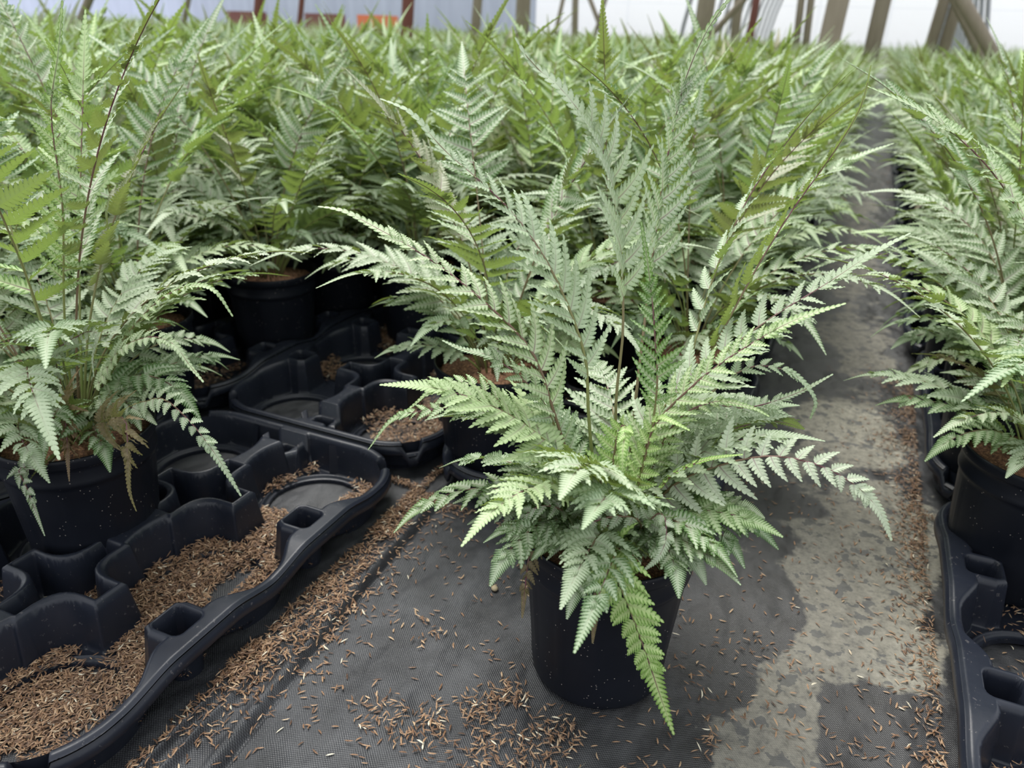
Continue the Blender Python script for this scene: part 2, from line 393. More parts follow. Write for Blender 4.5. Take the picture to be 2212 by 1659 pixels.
def tray_info(x, y):
    """height of the tray surface at world points (0 where none), vectorised"""
    z = np.zeros(len(x)); ok = np.ones(len(x), bool)
    for (tx, ty) in TR:
        i = (x > tx) & (x < tx+TW) & (y > ty) & (y < ty+TL)
        if not i.any(): continue
        hi, op, r, edge, yc, ex = tray_fields(x[i]-tx, y[i]-ty)
        zz = np.where(r < .062, 0, .0085); good = (hi < -.008) & (edge > .0)
        good |= (op > .004); zz = np.where(op > .004, .0075, zz)
        z[i] = zz; ok[i] = good
    return z, ok

# ------------------------------------------------------------------ fern fronds
def lobe_hi():
    P_ = [(-.04, .30), (-.10, .50), (.02, .56), (.02, .72), (.18, .74), (.22, .90), (.40, .90), (.62, 1.0), (.72, .86), (.86, .80), (.84, .64), (.96, .54), (.90, .32)]
    return P_, (.45, .5)
def lobe_mid(): return [(-.06, .42), (.05, .74), (.45, 1.0), (.80, .78), (.92, .36)], (.45, .5)
TPL = {}
def template(nl, lod):
    """flat pinna: rows (s, o, edge); triangles with upward normal"""
    key = (nl, lod)
    if key in TPL: return TPL[key]
    V, T = [], []
    if lod == 3:
        k = nl
        for i in range(k+1): V.append((i/k, 0, .2))
        for sd in (1, -1):
            b = len(V)
            for i in range(k): V.append(((i+.55)/k, sd*1.0, 1.0))
            for i in range(k):
                t = (i, i+1, b+i) if sd > 0 else (i+1, i, b+i)
                T.append(t)
    else:
        out, c = (lobe_hi() if lod == 1 else lobe_mid())
        for sd in (1, -1):
            for i in range(nl):
                b = len(V); s0 = i/nl; ds = 1/nl
                pts = [(0, 0)]+out+[(1, 0)]
                for (a, o) in pts: V.append((s0+a*ds, sd*o, (.25 if o == 0 else 1.0)))
                V.append((s0+c[0]*ds, sd*c[1], 0.0)); ci = len(V)-1; m = len(pts)
                for q in range(m):
                    a_, b_ = b+q, b+(q+1) % m
                    T.append((ci, b_, a_) if sd > 0 else (ci, a_, b_))
    V = np.array(V, float); T = np.array(T, int)
    TPL[key] = (V, T); return V, T
def wprof(s): 
    s = np.clip(s, 0, 1); return (1-s)**.72*(.80+.2*np.minimum(1, s*6))
def spline(pts, n=40):
    P_ = np.array(pts, float); k = len(P_)
    Pe = np.vstack([2*P_[0]-P_[1], P_, 2*P_[-1]-P_[-2]])
    out = []
    for i in range(k-1):
        p0, p1, p2, p3 = Pe[i:i+4]
        for t in np.linspace(0, 1, 12, endpoint=False):
            out.append(.5*((2*p1)+(-p0+p2)*t+(2*p0-5*p1+4*p2-p3)*t*t+(-p0+3*p1-3*p2+p3)*t**3))
    out.append(P_[-1]); out = np.array(out)
    d = np.concatenate([[0], np.cumsum(np.linalg.norm(np.diff(out, axis=0), axis=1))]); L = d[-1]
    s = np.linspace(0, L, n)
    return np.stack([np.interp(s, d, out[:, i]) for i in range(3)], -1), L
def unit(v): return v/(np.linalg.norm(v, axis=-1, keepdims=True)+1e-12)
def frond(pts, hint, width, pairs, bare=.25, lod=1, silver=.5, young=0., brown=0., purple=1., seed=0, droop=.25, rad=.0013, vfold=.15, twist=.35, fine=1.0, alpha0=68, tipstart=.80, shelf=.45):
    rg = np.random.RandomState(seed)
    width = width*(.62 if width > .05 else .72); C, L = spline(pts); n = len(C)
    Tn = unit(np.gradient(C, axis=0)); hint = np.asarray(hint, float)
    N = unit(hint[None]-Tn*(Tn@hint)[:, None]) if hint.ndim == 1 else unit(hint-Tn*np.sum(Tn*hint, 1)[:, None])
    B = np.cross(Tn, N)
    def ev(A, s): 
        f = np.clip(s, 0, 1)*(n-1)
        return np.stack([np.interp(f, np.arange(n), A[:, i]) for i in range(3)], -1)
    Vs, Ts, A1, A2 = [], [], [], []; base = 0
    rnd = rg.rand()
    def add(pos, tri, tv, mid):
        nonlocal base
        m = len(pos); Vs.append(pos); Ts.append(tri+base); base += m
        A1.append(np.column_stack([np.clip(tv[:, 0], 0, 1), tv[:, 2], np.abs(tv[:, 1]), np.full(m, mid)]))
        A2.append(np.column_stack([np.full(m, silver), np.full(m, np.clip(young, 0, 1)), np.full(m, brown), np.full(m, rnd)]))
    ns = pairs*2
    for i in range(ns):
        u = (i//2+.5*(i % 2))/pairs
        sp = 1-(1-u)**1.12; s = bare+(tipstart+.04-bare)*sp; q = (s-bare)/(1-bare)
        sd = 1 if i % 2 else -1
        Lp = width*(.62+.38*min(1, q/.16))*(1-q)**.95*(1+.1*rg.randn())
        if Lp < .0035: continue
        Wp = (.0028+.145*Lp)*fine
        b = ev(C, np.array([s]))[0]; t = unit(ev(Tn, np.array([s]))[0]); nn = unit(ev(N, np.array([s]))[0]); bb = np.cross(t, nn)
        al = math.radians(alpha0-22*q+rg.randn()*5); roll = twist*rg.randn()*.6+sd*0
        D = t*math.cos(al)+sd*bb*math.sin(al); D = unit(D+nn*(vfold+.08*rg.randn()))
        nu = nn*(1-shelf)+np.array((0, 0, 1.))*shelf; Np = unit(nu-D*(nu@D)); Sp = np.cross(Np, D)
        Np2 = Np*math.cos(roll)+Sp*math.sin(roll); Sp2 = np.cross(Np2, D)
        nl = (int(np.clip(round(5+Lp*130), 4, 13)) if lod == 1 else int(np.clip(round(4+Lp*90), 3, 9)) if lod == 2 else 4)
        tv, tri = template(nl, lod)
        ss, oo = tv[:, 0], tv[:, 1]; w = Wp*wprof(ss)
        if lod < 3 and Lp > .02:                                   # first lobes a little longer
            w = w*(1+.18*np.exp(-ss*9))
        s2 = ss+np.abs(oo)*w/Lp*.50
        cf = .16+.22*rg.rand(); dr = droop*(.5+rg.rand())
        pos = b+D*(Lp*s2)[:, None]+t*(cf*Lp*s2**2)[:, None]-Np*(dr*Lp*s2**2.2)[:, None]
        pos = pos+Sp2*(oo*w)[:, None]+Np2*(np.abs(oo)*w*.22+.0006*np.sin(s2*40+rg.rand()*6)*np.abs(oo))[:, None]
        add(pos, tri, tv, purple*(1-.5*q))
    # tapering tip of the frond
    tv, tri = template({1: 16, 2: 10, 3: 6}[lod], lod)
    ss, oo = tv[:, 0], tv[:, 1]; s0 = tipstart-.01; W0 = max(.003, width*.235*(1-tipstart)/.2*.62)*fine
    w = W0*(1-ss)**.9+.0008
    s2 = s0+(1-s0)*np.clip(ss+np.abs(oo)*w/((1-s0)*L)*.6, 0, 1)
    pos = ev(C, s2)-ev(B, s2)*(oo*w)[:, None]+ev(N, s2)*(np.abs(oo)*w*.15)[:, None]
    add(pos, tri, tv, .3*purple)
    # stem
    k = 6 if lod == 1 else 4 if lod == 2 else 3; m = 24 if lod == 1 else 12 if lod == 2 else 6
    sv = np.linspace(0, .97, m); cc, tt, n2, b2 = ev(C, sv), ev(Tn, sv), ev(N, sv), ev(B, sv)
    rr = rad*(1-sv)**.8*(1+.35*np.exp(-sv*8))+.00022; an = np.arange(k)/k*2*math.pi
    SV = (cc[:, None]-n2[:, None]*.0003+rr[:, None, None]*(np.cos(an)[None, :, None]*n2[:, None]+np.sin(an)[None, :, None]*b2[:, None])).reshape(-1, 3)
    I = np.arange(m*k).reshape(m, k); J = np.roll(I, -1, 1)
    SQ = np.stack([I[:-1], J[:-1], J[1:], I[1:]], -1).reshape(-1, 4)
    SA = np.column_stack([np.repeat(sv, k), np.full(m*k, .7*purple*rnd), np.zeros(m*k), np.ones(m*k)])
    SA2 = np.zeros((m*k, 4))
    return dict(V=np.concatenate(Vs), T=np.concatenate(Ts), a=np.concatenate(A1), t=np.concatenate(A2), SV=SV, SQ=SQ, SA=SA, ST=SA2)
def blade_mesh(f, name='frond'): return mesh(name, f['V'], f['T'], [LEAF], {'leaf': f['a'], 'tint': f['t']})
def stem_mesh(f): return mesh('stem', f['SV'], None, [STEM], {'leaf': f['SA'], 'tint': f['ST']}, Q=f['SQ'])
def add_frond(f, root, label=None):
    o = mobj('frond', blade_mesh(f), root); s = mobj('stem', stem_mesh(f), o)
    if label: o['label'] = label
    return o
def arc(az, e0, e1, L, r0_=.012, z0=.155, n=9, side=0.):
    """curve leaving the crown at azimuth az, elevation going from e0 to e1 (degrees)"""
    p = np.array((r0_*math.cos(az), r0_*math.sin(az), z0)); out = [p.copy()]; a = az
    for i in range(n):
        t = (i+.5)/n; e = math.radians(e0+(e1-e0)*t**1.3); a += side/n
        p = p+np.array((math.cos(a)*math.cos(e), math.sin(a)*math.cos(e), math.sin(e)))*L/n; out.append(p.copy())
    return out
def rnd_frond(rg, kind, lod, az=None, scale=1.0):
    az = rg.rand()*2*math.pi if az is None else az
    rad = np.array((math.cos(az), math.sin(az), 0))
    sd = rg.randint(1 << 30); side = rg.randn()*.5
    if kind == 'tall':
        L = (.39+.18*rg.rand())*scale; e0 = 72+13*rg.rand(); e1 = 60-60*rg.rand()
        return frond(arc(az, e0, e1, L, .010, side=side), np.array((0, 0, .8))-rad*.8+rg.randn(3)*.3, .085+.045*rg.rand(), 12 if lod < 3 else 10, bare=.36+.12*rg.rand(), lod=lod,
                     silver=.25+.5*rg.rand(), young=max(0, rg.randn()*.25), brown=.0 if rg.rand() > .16 else .2+.5*rg.rand(), purple=1, seed=sd, droop=.2, rad=.0013, twist=.8, fine=1.2, shelf=.62)
    if kind == 'arch':
        L = (.29+.12*rg.rand())*scale; e0 = 66+14*rg.rand(); e1 = 0-45*rg.rand()
        return frond(arc(az, e0, e1, L, .014, side=side), np.array((0, 0, 1.))-rad*.35+rg.randn(3)*.2, .080+.035*rg.rand(), 13 if lod < 3 else 9, bare=.24+.1*rg.rand(), lod=lod,
                     silver=.5+.45*rg.rand(), young=max(0, rg.randn()*.3-.1), purple=.7, seed=sd, droop=.3, rad=.0011, twist=.55, fine=1.2)
    L = (.15+.10*rg.rand())*scale; e0 = 50+25*rg.rand(); e1 = -20-40*rg.rand()
    return frond(arc(az, e0, e1, L, .02, side=side), np.array((0, 0, 1.))-rad*.1+rg.randn(3)*.2, .058+.022*rg.rand(), 9 if lod < 3 else 7, bare=.20+.1*rg.rand(), lod=lod,
                 silver=.3+.5*rg.rand(), young=max(0, rg.randn()*.22-.05), brown=.0 if rg.rand() > .05 else .8, purple=.4, seed=sd, droop=.35, rad=.0010, twist=.6, fine=1.55)

# ------------------------------------------------------------------ pots
def lathe(prof, seg, mod=None):
    V = []; t = np.arange(seg)/seg*2*math.pi
    for (r, z) in prof:
        rr = np.full(seg, r)+(mod(t, z) if mod else 0)
        V.append(np.column_stack([rr*np.cos(t), rr*np.sin(t), np.full(seg, z)]))
    I = np.arange(len(prof)*seg).reshape(len(prof), seg); J = np.roll(I, -1, 1)
    return np.concatenate(V), np.stack([I[:-1], J[:-1], J[1:], I[1:]], -1).reshape(-1, 4)
def pot_geo(seg=96, lod=1):
    def mod(t, z):
        if z < .018 or z > .128: return 0*t
        k = np.abs(((t*12/(2*math.pi)) % 1)-.5)*2                      # shallow upright panels
        return -.0011*sst(.10, .22, k)*sst(.018, .03, z)*sst(.128, .118, z)
    prof = [(.0001, .004), (.058, .004), (.0605, .0005), (.066, .0), (.0675, .002), (.068, .008), (.0695, .018), (.0700, .024), (.0725, .05), (.0752, .08), (.0778, .110), (.0785, .120), (.0788, .128), (.0790, .132), (.0815, .1345), (.0822, .138), (.0815, .1405), (.0812, .152), (.0815, .156), (.0840, .158), (.0848, .160), (.0850, .166), (.0848, .1695), (.0838, .1705), (.0822, .1700), (.0812, .1640), (.0795, .150), (.0785, .140), (.070, .05), (.0001, .05)]
    if lod > 1: prof = prof[4:5]+prof[6:7]+prof[12:13]+prof[14:17]+prof[19:25]+prof[26:28]
    return lathe(prof, seg, mod if lod == 1 else None)
def soil_geo(seg=48, z=.154):
    prof = [(.0805, z-.006), (.074, z-.002), (.06, z), (.04, z+.002), (.02, z+.003), (.0001, z+.003)]
    rg = np.random.RandomState(5); V, Q = lathe(prof[::-1], seg); V[:, 2] += .0018*rg.randn(len(V)); return V, Q[:, ::-1]
pv, pq = pot_geo(); POTM = mesh('pot', pv, None, [POT], Q=pq)
pv2, pq2 = pot_geo(28, 2); POTM2 = mesh('pot', pv2, None, [POT], Q=pq2)
sv_, sq_ = soil_geo(); SOILM = mesh('potting_mix', sv_, None, [SOIL], Q=sq_)

def potted(loc, label, group=None, rz=0, cat='potted fern'):
    root = empty('potted_fern', loc, rz); tag(root, label, cat, group)
    mobj('pot', POTM, root); mobj('potting_mix', SOILM, root); return root

# ---- the big front fern, its main fronds posed one by one (world points turned into plant space)
MX, MY = -.150, .607
hero = potted((MX, MY, 0), 'large silvery green fern in a black pot standing alone on the ground cloth, front centre', cat='potted fern')
def W_(ps):  # [(px,py,Y)] -> plant space, starting in the crown
    out = [np.array(at(*p))-np.array((MX, MY, 0)) for p in ps]; return out
crown = lambda dx=0, dy=0: np.array((dx, dy, .157))
tocam = np.array((.15, -.8, .35)); UP = np.array((0, 0, 1.))
G = []
def hf(ps, hint, width, pairs, start=(0, 0), **k):
    pts = [crown(*start)]+W_(ps); G.append(frond(pts, hint, width, pairs, seed=len(G)*7+3, **k))
# tall upright, tip curling left
hf([(1330, 900, .61), (1347, 700, .62), (1335, 480, .63), (1300, 320, .63), (1215, 195, .62), (1150, 140, .615), (1112, 80, .61)], (.95, -.35, .25), .105, 9, (.01, .01), bare=.50, silver=.85, purple=1, vfold=.55, shelf=.0, twist=.2, alpha0=55, fine=1.1, rad=.0016, tipstart=.78)
# tall to the top right
hf([(1370, 900, .64), (1400, 640, .68), (1432, 400, .71), (1475, 190, .73), (1530, 60, .74), (1590, -20, .75)], (.8, -.45, .4), .09, 10, (.01, .02), bare=.50, silver=.6, purple=1, vfold=.45, shelf=.1, twist=.3, alpha0=52, rad=.0016)
# long left arching, highest
hf([(1272, 900, .60), (1262, 760, .60), (1190, 580, .59), (1090, 440, .58), (960, 325, .57), (890, 245, .565), (820, 213, .56)], (.35, -.35, 1.0), .085, 14, (-.01, 0), bare=.36, silver=.85, purple=.6, twist=.35, alpha0=52, rad=.0016)
# left arching, second
hf([(1200, 900, .58), (1150, 760, .57), (1050, 655, .56), (930, 560, .55), (800, 485, .545), (740, 455, .54), (686, 446, .535)], (.2, -.35, 1.0), .080, 14, (-.015, -.005), bare=.33, silver=.7, young=.25, twist=.35, alpha0=55, rad=.0015)
# short upright with red stem
hf([(1415, 880, .59), (1414, 720, .59), (1402, 590, .59), (1385, 478, .59)], (-.2, -1, .3), .051, 11, (.02, 0), bare=.5, silver=.2, young=.25, purple=1, twist=.7, alpha0=60)
# right, long silver
hf([(1400, 930, .62), (1520, 800, .65), (1660, 690, .68), (1790, 610, .70), (1880, 550, .71), (1968, 503, .72)], (-.3, -.45, 1.0), .095, 13, (.015, .01), bare=.25, silver=.95, twist=.2, alpha0=66)
hf([(1400, 950, .60), (1500, 830, .61), (1610, 750, .62), (1720, 690, .63), (1828, 655, .635)], (-.1, -.6, 1.0), .07, 15, (.02, 0), bare=.22, silver=.55, young=.45, twist=.3, alpha0=60)
# right arching low with big pinnae
hf([(1440, 1060, .59), (1540, 1010, .59), (1660, 985, .59), (1770, 1005, .59), (1850, 1050, .585), (1900, 1105, .58), (1926, 1168, .575)], (0, -.75, .8), .074, 15, (.02, -.01), bare=.18, silver=1.0, twist=.15, alpha0=80, fine=1.15, tipstart=.84)
hf([(1440, 940, .60), (1530, 870, .61), (1620, 880, .61), (1662, 900, .61)], (0, -.5, 1), .04, 12, (.02, 0), bare=.25, silver=.5, young=.5, twist=.3)
hf([(1480, 920, .64), (1600, 800, .68), (1700, 800, .70), (1760, 860, .70), (1750, 905, .70)], (.1, -.3, 1), .055, 12, (.02, .01), bare=.3, silver=.8, twist=.3)
hf([(1480, 900, .64), (1620, 880, .68), (1720, 850, .70), (1800, 808, .71)], (-.2, -.5, 1), .045, 11, (.02, .01), bare=.3, silver=.7, twist=.3)
# hanging over the front of the pot, bright
hf([(1325, 1190, .515), (1330, 1240, .497), (1362, 1320, .490), (1398, 1420, .486), (1425, 1500, .484), (1456, 1588, .482)], (.15, -1, .45), .058, 15, (.0, -.03), bare=.22, silver=.4, young=.9, purple=.2, twist=.12, alpha0=76, fine=1.35, droop=.25, tipstart=.72, vfold=.0)
# front arch to the left and drooping right
hf([(1385, 1130, .54), (1330, 1115, .53), (1265, 1135, .52), (1215, 1175, .515), (1180, 1210, .51)], (0, -.6, 1), .038, 13, (.02, -.02), bare=.1, silver=.75, twist=.2, alpha0=78, fine=1.3)
hf([(1420, 1110, .53), (1440, 1150, .52), (1425, 1200, .51), (1390, 1233, .505)], (.1, -1, .4), .036, 11, (.02, -.02), bare=.1, silver=.75, twist=.2, alpha0=75, fine=1.3)
hf([(1330, 960, .56), (1350, 920, .54), (1345, 980, .52), (1345, 1042, .515)], (0, -1, .4), .042, 10, (.0, -.02), bare=.25, silver=.4, young=.8, twist=.2, fine=1.25)
hf([(1400, 960, .57), (1420, 905, .56), (1450, 910, .55), (1490, 930, .55)], (0, -.5, 1), .034, 9, (.02, -.02), bare=.25, silver=.5, young=.85, twist=.2, fine=1.25)
hf([(1270, 1060, .55), (1200, 1040, .54), (1150, 1060, .53), (1090, 1100, .53)], (0, -.6, 1), .045, 11, (-.01, -.02), bare=.2, silver=.65, young=.1, twist=.2, fine=1.25)
# left side
hf([(1190, 960, .57), (1110, 920, .56), (1020, 880, .55), (930, 885, .545), (850, 905, .54), (795, 972, .535)], (0, -.35, 1), .055, 14, (-.02, 0), bare=.25, silver=.55, young=.2, twist=.3, fine=1.15)
hf([(1180, 930, .58), (1100, 880, .57), (1020, 830, .565), (950, 830, .56), (900, 870, .555), (872, 892, .55)], (0, -.35, 1), .045, 13, (-.02, 0), bare=.3, silver=.5, young=.3, twist=.3, fine=1.15)
hf([(1190, 900, .58), (1130, 820, .57), (1060, 770, .56), (1000, 755, .56), (955, 735, .56)], (.1, -.4, 1), .055, 13, (-.02, 0), bare=.28, silver=.65, twist=.3, fine=1.1)
hf([(1230, 1060, .56), (1140, 1050, .55), (1050, 1060, .545), (978, 1088, .54)], (0, -.5, 1), .045, 12, (-.02, -.01), bare=.22, silver=.65, twist=.3, fine=1.25)
hf([(1210, 1100, .54), (1150, 1100, .53), (1110, 1150, .525), (1080, 1170, .52)], (0, -.5, 1), .04, 10, (-.02, -.02), bare=.22, silver=.5, twist=.3, fine=1.25)
# young lime one to the right, dark backlit pair behind
hf([(1430, 1050, .58), (1480, 1010, .57), (1540, 990, .57), (1605, 982, .57)], (0, -.2, 1), .016, 12, (.02, -.01), bare=.3, silver=.2, young=.95, twist=.3)
hf([(1470, 850, .66), (1540, 600, .72), (1620, 420, .76), (1720, 280, .79), (1800, 190, .81), (1855, 140, .82)], (-.4, .3, 1.0), .070, 11, (.02, .02), bare=.42, silver=.7, purple=.6, twist=.5, alpha0=55)
hf([(1480, 880, .66), (1600, 640, .70), (1700, 470, .73), (1800, 330, .75), (1860, 230, .76), (1882, 140, .765)], (-.6, .5, .8), .065, 11, (.02, .02), bare=.40, silver=.4, young=.4, twist=.5, alpha0=52)
hf([(1450, 1010, .62), (1520, 950, .63), (1570, 930, .63), (1590, 880, .635)], (0, -.8, .6), .05, 10, (.02, 0), bare=.3, silver=.9, twist=.2, alpha0=75)
for f in G: add_frond(f, hero)
rg = np.random.RandomState(11)
for i in range(48):
    az = (i*2.39996) % (2*math.pi)
    f = rnd_frond(rg, 'low' if i % 4 else 'arch', 1, az, (.62+.35*rg.rand()) if i % 4 else .75); f['t'][:, 2] = 0; add_frond(f, hero)
# withered fronds drooping at the rim
for (ps, w, lab) in (([(1165, 1150, .53), (1145, 1190, .515), (1135, 1260, .505), (1128, 1335, .50)], .028, 'dried brown frond hanging beside the rim'),
                     ([(1285, 1240, .51), (1285, 1320, .499), (1280, 1390, .496)], .010, 'shrivelled straw coloured frond on the pot side'),
                     ([(1250, 1180, .52), (1240, 1230, .507), (1232, 1290, .50)], .022, 'curled dark withered frond')):
    f = frond([crown(-.02, -.04)]+W_(ps), (0, -1, .3), w, 9, bare=.3, lod=1, brown=.85, silver=.2, seed=77, twist=1.4, droop=.8); add_frond(f, hero, lab)
tagm = plain('label_plastic', (.75, .76, .78), .35)
t_ = mobj('plant_label', mesh('plant_label', [(x, y, z) for z in (.10, .168) for (x, y) in ((.070, -.012), (.0745, .004), (.0752, .004), (.0707, -.0125))], None, [tagm], Q=[(0, 1, 5, 4), (1, 2, 6, 5), (2, 3, 7, 6), (3, 0, 4, 7), (4, 5, 6, 7), (3, 2, 1, 0)], smooth=False), hero)
t_['label'] = 'white plastic plant label edge inside the rim'

# ---- prototypes for the near ferns, with every frond a part
def build_near(root, seed, tall=6, arch=9, low=12, lod=1, bias=None, scale=1.):
    rg = np.random.RandomState(seed)
    for kind, k in (('tall', tall), ('arch', arch), ('low', low)):
        for i in range(k):
            az = (i+.5*rg.rand())/k*2*math.pi+seed
            add_frond(rnd_frond(rg, kind, lod, az, scale), root)
def near(x, y, z, rz, label, src):
    c = tree(src); c.location = (x, y, z); c.rotation_euler = (0, 0, rz)
    if 'group' in c: del c['group']
    c['label'] = label; return c
left = potted((-.752, .510, .009), 'tall fern in a black pot in the nearest tray, at the left edge', rz=.4); build_near(left, 3, 7, 11, 26)
potC = potted((-.412, .905, .009), 'potted fern just behind the front fern on its left, soil showing in its black rim', rz=0); build_near(potC, 8, 4, 10, 13)
rightp = potted((.262, .955, .009), 'potted fern at the right edge, its black pot standing in the nearest right tray', rz=0); build_near(rightp, 21, 5, 11, 20)
near(-.1775, 1.105, .009, 2.1, 'potted fern behind the front fern, its brown soil and rim glimpsed between stems', potC)
near(-.970, 1.105, .009, 1.2, 'shaded potted fern behind the cross shaped dividers, its whole black pot in view', potC)
near(-.768, 1.310, .009, 4.0, 'potted fern right of the shaded black pot, beyond the empty divider tray', rightp)
near(-1.07, .62, .009, 2.4, 'fern behind and left of the tall left edge fern, near the photo border', rightp)
near(-.98, .80, .009, .9, 'fern right behind the tall left edge fern', rightp)
near(.275, 1.37, .009, 2.5, 'fern behind the right edge potted fern, spilling over the walkway', left)
near(.475, 1.15, .009, 4.4, 'second fern from the walkway on the right, behind the right edge pot', left)
near(.262, 1.175, .009, 1.1, 'fern squeezed directly behind the right edge potted fern', potC)
near(-.570, 1.500, .009, 3.1, 'fern left of the walkway bed, two pots behind the empty wells', left)
near(-.370, 1.300, .009, 5.2, 'fern directly behind the pot whose soil shows, left of the front fern stems', left)
near(-.185, 1.500, .009, .4, 'fern on the walkway edge of the left bed, behind the front fern', rightp)
near(-1.17, 1.03, .009, 1.9, 'fern left of the shaded black pot', left)
NEAR = [(MX, MY), (-.752, .51), (-.412, .905), (.262, .955), (-.1775, 1.105), (-.97, 1.105), (-.768, 1.31), (-1.07, .62), (-.98, .8), (.275, 1.37), (.475, 1.15), (.262, 1.175), (-.57, 1.5), (-.37, 1.3), (-.185, 1.5), (-1.17, 1.03)]
# hand placed fronds that reach over the empty trays from the left edge fern
def lf(ps, hint, w, pr, Z0=(0, 0), **k):
    pts = [np.array(at(*p)) for p in ps]; M = left.matrix_basis.inverted() if False else Matrix.Rotation(-.4, 4, 'Z')@Matrix.Translation((.752, -.510, -.009))
    loc = [np.array(M@Vector(p)) for p in pts]; h = np.array(M.to_3x3()@Vector(hint))
    add_frond(frond([np.array((.015*Z0[0], .015*Z0[1], .157))]+loc, h, w, pr, **k), left)
lf([(260, 900, .50), (340, 860, .49), (400, 900, .48), (450, 960, .475), (490, 1020, .472), (521, 1072, .47)], (.1, -.6, .8), .036, 13, seed=1, silver=.8, twist=.2, alpha0=78, fine=1.4, bare=.3)
lf([(240, 780, .50), (310, 730, .49), (370, 740, .48), (410, 790, .475), (440, 826, .47)], (.1, -.6, .8), .034, 13, seed=2, silver=.85, young=.2, twist=.2, alpha0=75, fine=1.3, bare=.3)
lf([(120, 780, .46), (170, 725, .45), (210, 720, .44), (200, 770, .437), (203, 815, .435)], (0, -.8, .6), .034, 11, seed=4, silver=.8, twist=.3, alpha0=75, bare=.3)
lf([(250, 760, .52), (330, 660, .53), (400, 620, .53), (460, 625, .53), (503, 684, .53)], (.1, -.5, .9), .034, 13, seed=5, silver=.7, young=.3, twist=.2, alpha0=70, bare=.3)
lf([(90, 1010, .43), (40, 1010, .42), (60, 1060, .41), (97, 1158, .405)], (0, -1, .5), .034, 11, seed=6, silver=.6, twist=.2, alpha0=75, fine=1.4, bare=.25)
lf([(140, 700, .50), (135, 450, .50), (110, 250, .50), (125, 120, .50), (135, 0, .50)], (.6, -.7, .4), .06, 14, seed=7, silver=.4, young=.3, brown=.12, purple=1, twist=.9, alpha0=55, bare=.4)
lf([(140, 880, .46), (145, 960, .44), (150, 1040, .425)], (0, -1, .3), .055, 10, seed=8, brown=1, silver=.1, twist=1.5, droop=.9, bare=.35)
lf([(260, 900, .44), (275, 980, .425), (280, 1060, .42), (295, 1105, .42)], (0, -1, .3), .050, 13, seed=9, brown=.85, silver=.1, twist=1.5, droop=.9, bare=.3)

# ------------------------------------------------------------------ mid and far ferns
def merged(seed, tall, arch, low, lod, with_pot=None, scale=1.):
    rg = np.random.RandomState(seed); V, T, A, B_, M_ = [], [], [], [], []; Qs = []; QM = []; n = 0; TM = []
    for kind, k in (('tall', tall), ('arch', arch), ('low', low)):
        for i in range(k):
            f = rnd_frond(rg, kind, lod, (i+.5*rg.rand())/k*2*math.pi+seed, scale)
            V.append(f['V']); T.append(f['T']+n); A.append(f['a']); B_.append(f['t']); TM += [0]*len(f['T']); n += len(f['V'])
            V.append(f['SV']); Qs.append(f['SQ']+n); A.append(f['SA']); B_.append(f['ST']); QM += [1]*len(f['SQ']); n += len(f['SV'])
    mats = [LEAF, STEM]
    if with_pot is not None:
        v, q = with_pot; V.append(v); Qs.append(q+n); A.append(np.zeros((len(v), 4))); B_.append(np.zeros((len(v), 4))); QM += [2]*len(q); mats.append(POT)
    return mesh('foliage', np.concatenate(V), np.concatenate(T), mats, {'leaf': np.concatenate(A), 'tint': np.concatenate(B_)}, midx=TM+QM, Q=np.concatenate(Qs))
MID = [merged(100+i, 7, 11, 12, 2) for i in range(6)]
FARP = pot_geo(14, 2)
FAR = [merged(200+i, 8, 10, 5, 2, FARP) for i in range(4)]
FAR3 = [merged(300+i, 9, 8, 2, 3, FARP) for i in range(4)]
xsL = [-.1775, -.3725]; k = 0
gx = -.5745
while gx > -13: xsL += [gx, gx-.195]; gx -= .397
xsR = []; gx = .262
while gx < 4: xsR += [gx, gx+.195]; gx += .397
cells = []
hp = Vector((-math.sin(YAW), math.cos(YAW))); 
rr = random.Random(4)
def inview(x, y, z):
    d = Vector((x, y, z-H)); dep = d.dot(fwd)
    if dep < .25: return False
    px = 1106+F*d.dot(cr)/dep; py = 829.5-F*d.dot(cu)/dep
    return -260/max(dep, .6)-60 < px < 2272+260/max(dep, .6) and py < 1659+300
for side, xs in (('left', xsL), ('right', xsR)):
    y = .3125 if side == 'left' else .56
    row = 0
    while y < 16.6:
        for x in xs:
            if side == 'left' and y < 1.35 and x > -.92: continue       # the empty trays and hand placed pots
            if side == 'right' and y < 1.1: continue
            if min((x-a)**2+(y-b)**2 for a, b in NEAR) < .150**2: continue
            if not (inview(x, y, .4) or inview(x, y, .15)): continue
            cells.append((math.hypot(x, y), side, x+rr.uniform(-.006, .006), y+rr.uniform(-.006, .006)))
        y += .199; row += 1
cells.sort()
cells = [c for c in cells]
print('cells', len(cells))
NI = 290
ORD = ['first', 'second', 'third', 'fourth', 'fifth', 'sixth', 'seventh', 'eighth', 'ninth', 'tenth', 'eleventh', 'twelfth', 'thirteenth', 'fourteenth', 'fifteenth', 'sixteenth', 'seventeenth', 'eighteenth', 'nineteenth', 'twentieth', 'outermost', 'outermost', 'outermost', 'outermost', 'outermost']
gm = {'left': 'ferns packed pot to pot in the left bed', 'right': 'ferns packed pot to pot in the right bed'}
gf = {'left': 'ferns in the middle distance of the left bed', 'right': 'ferns in the middle distance of the right bed'}
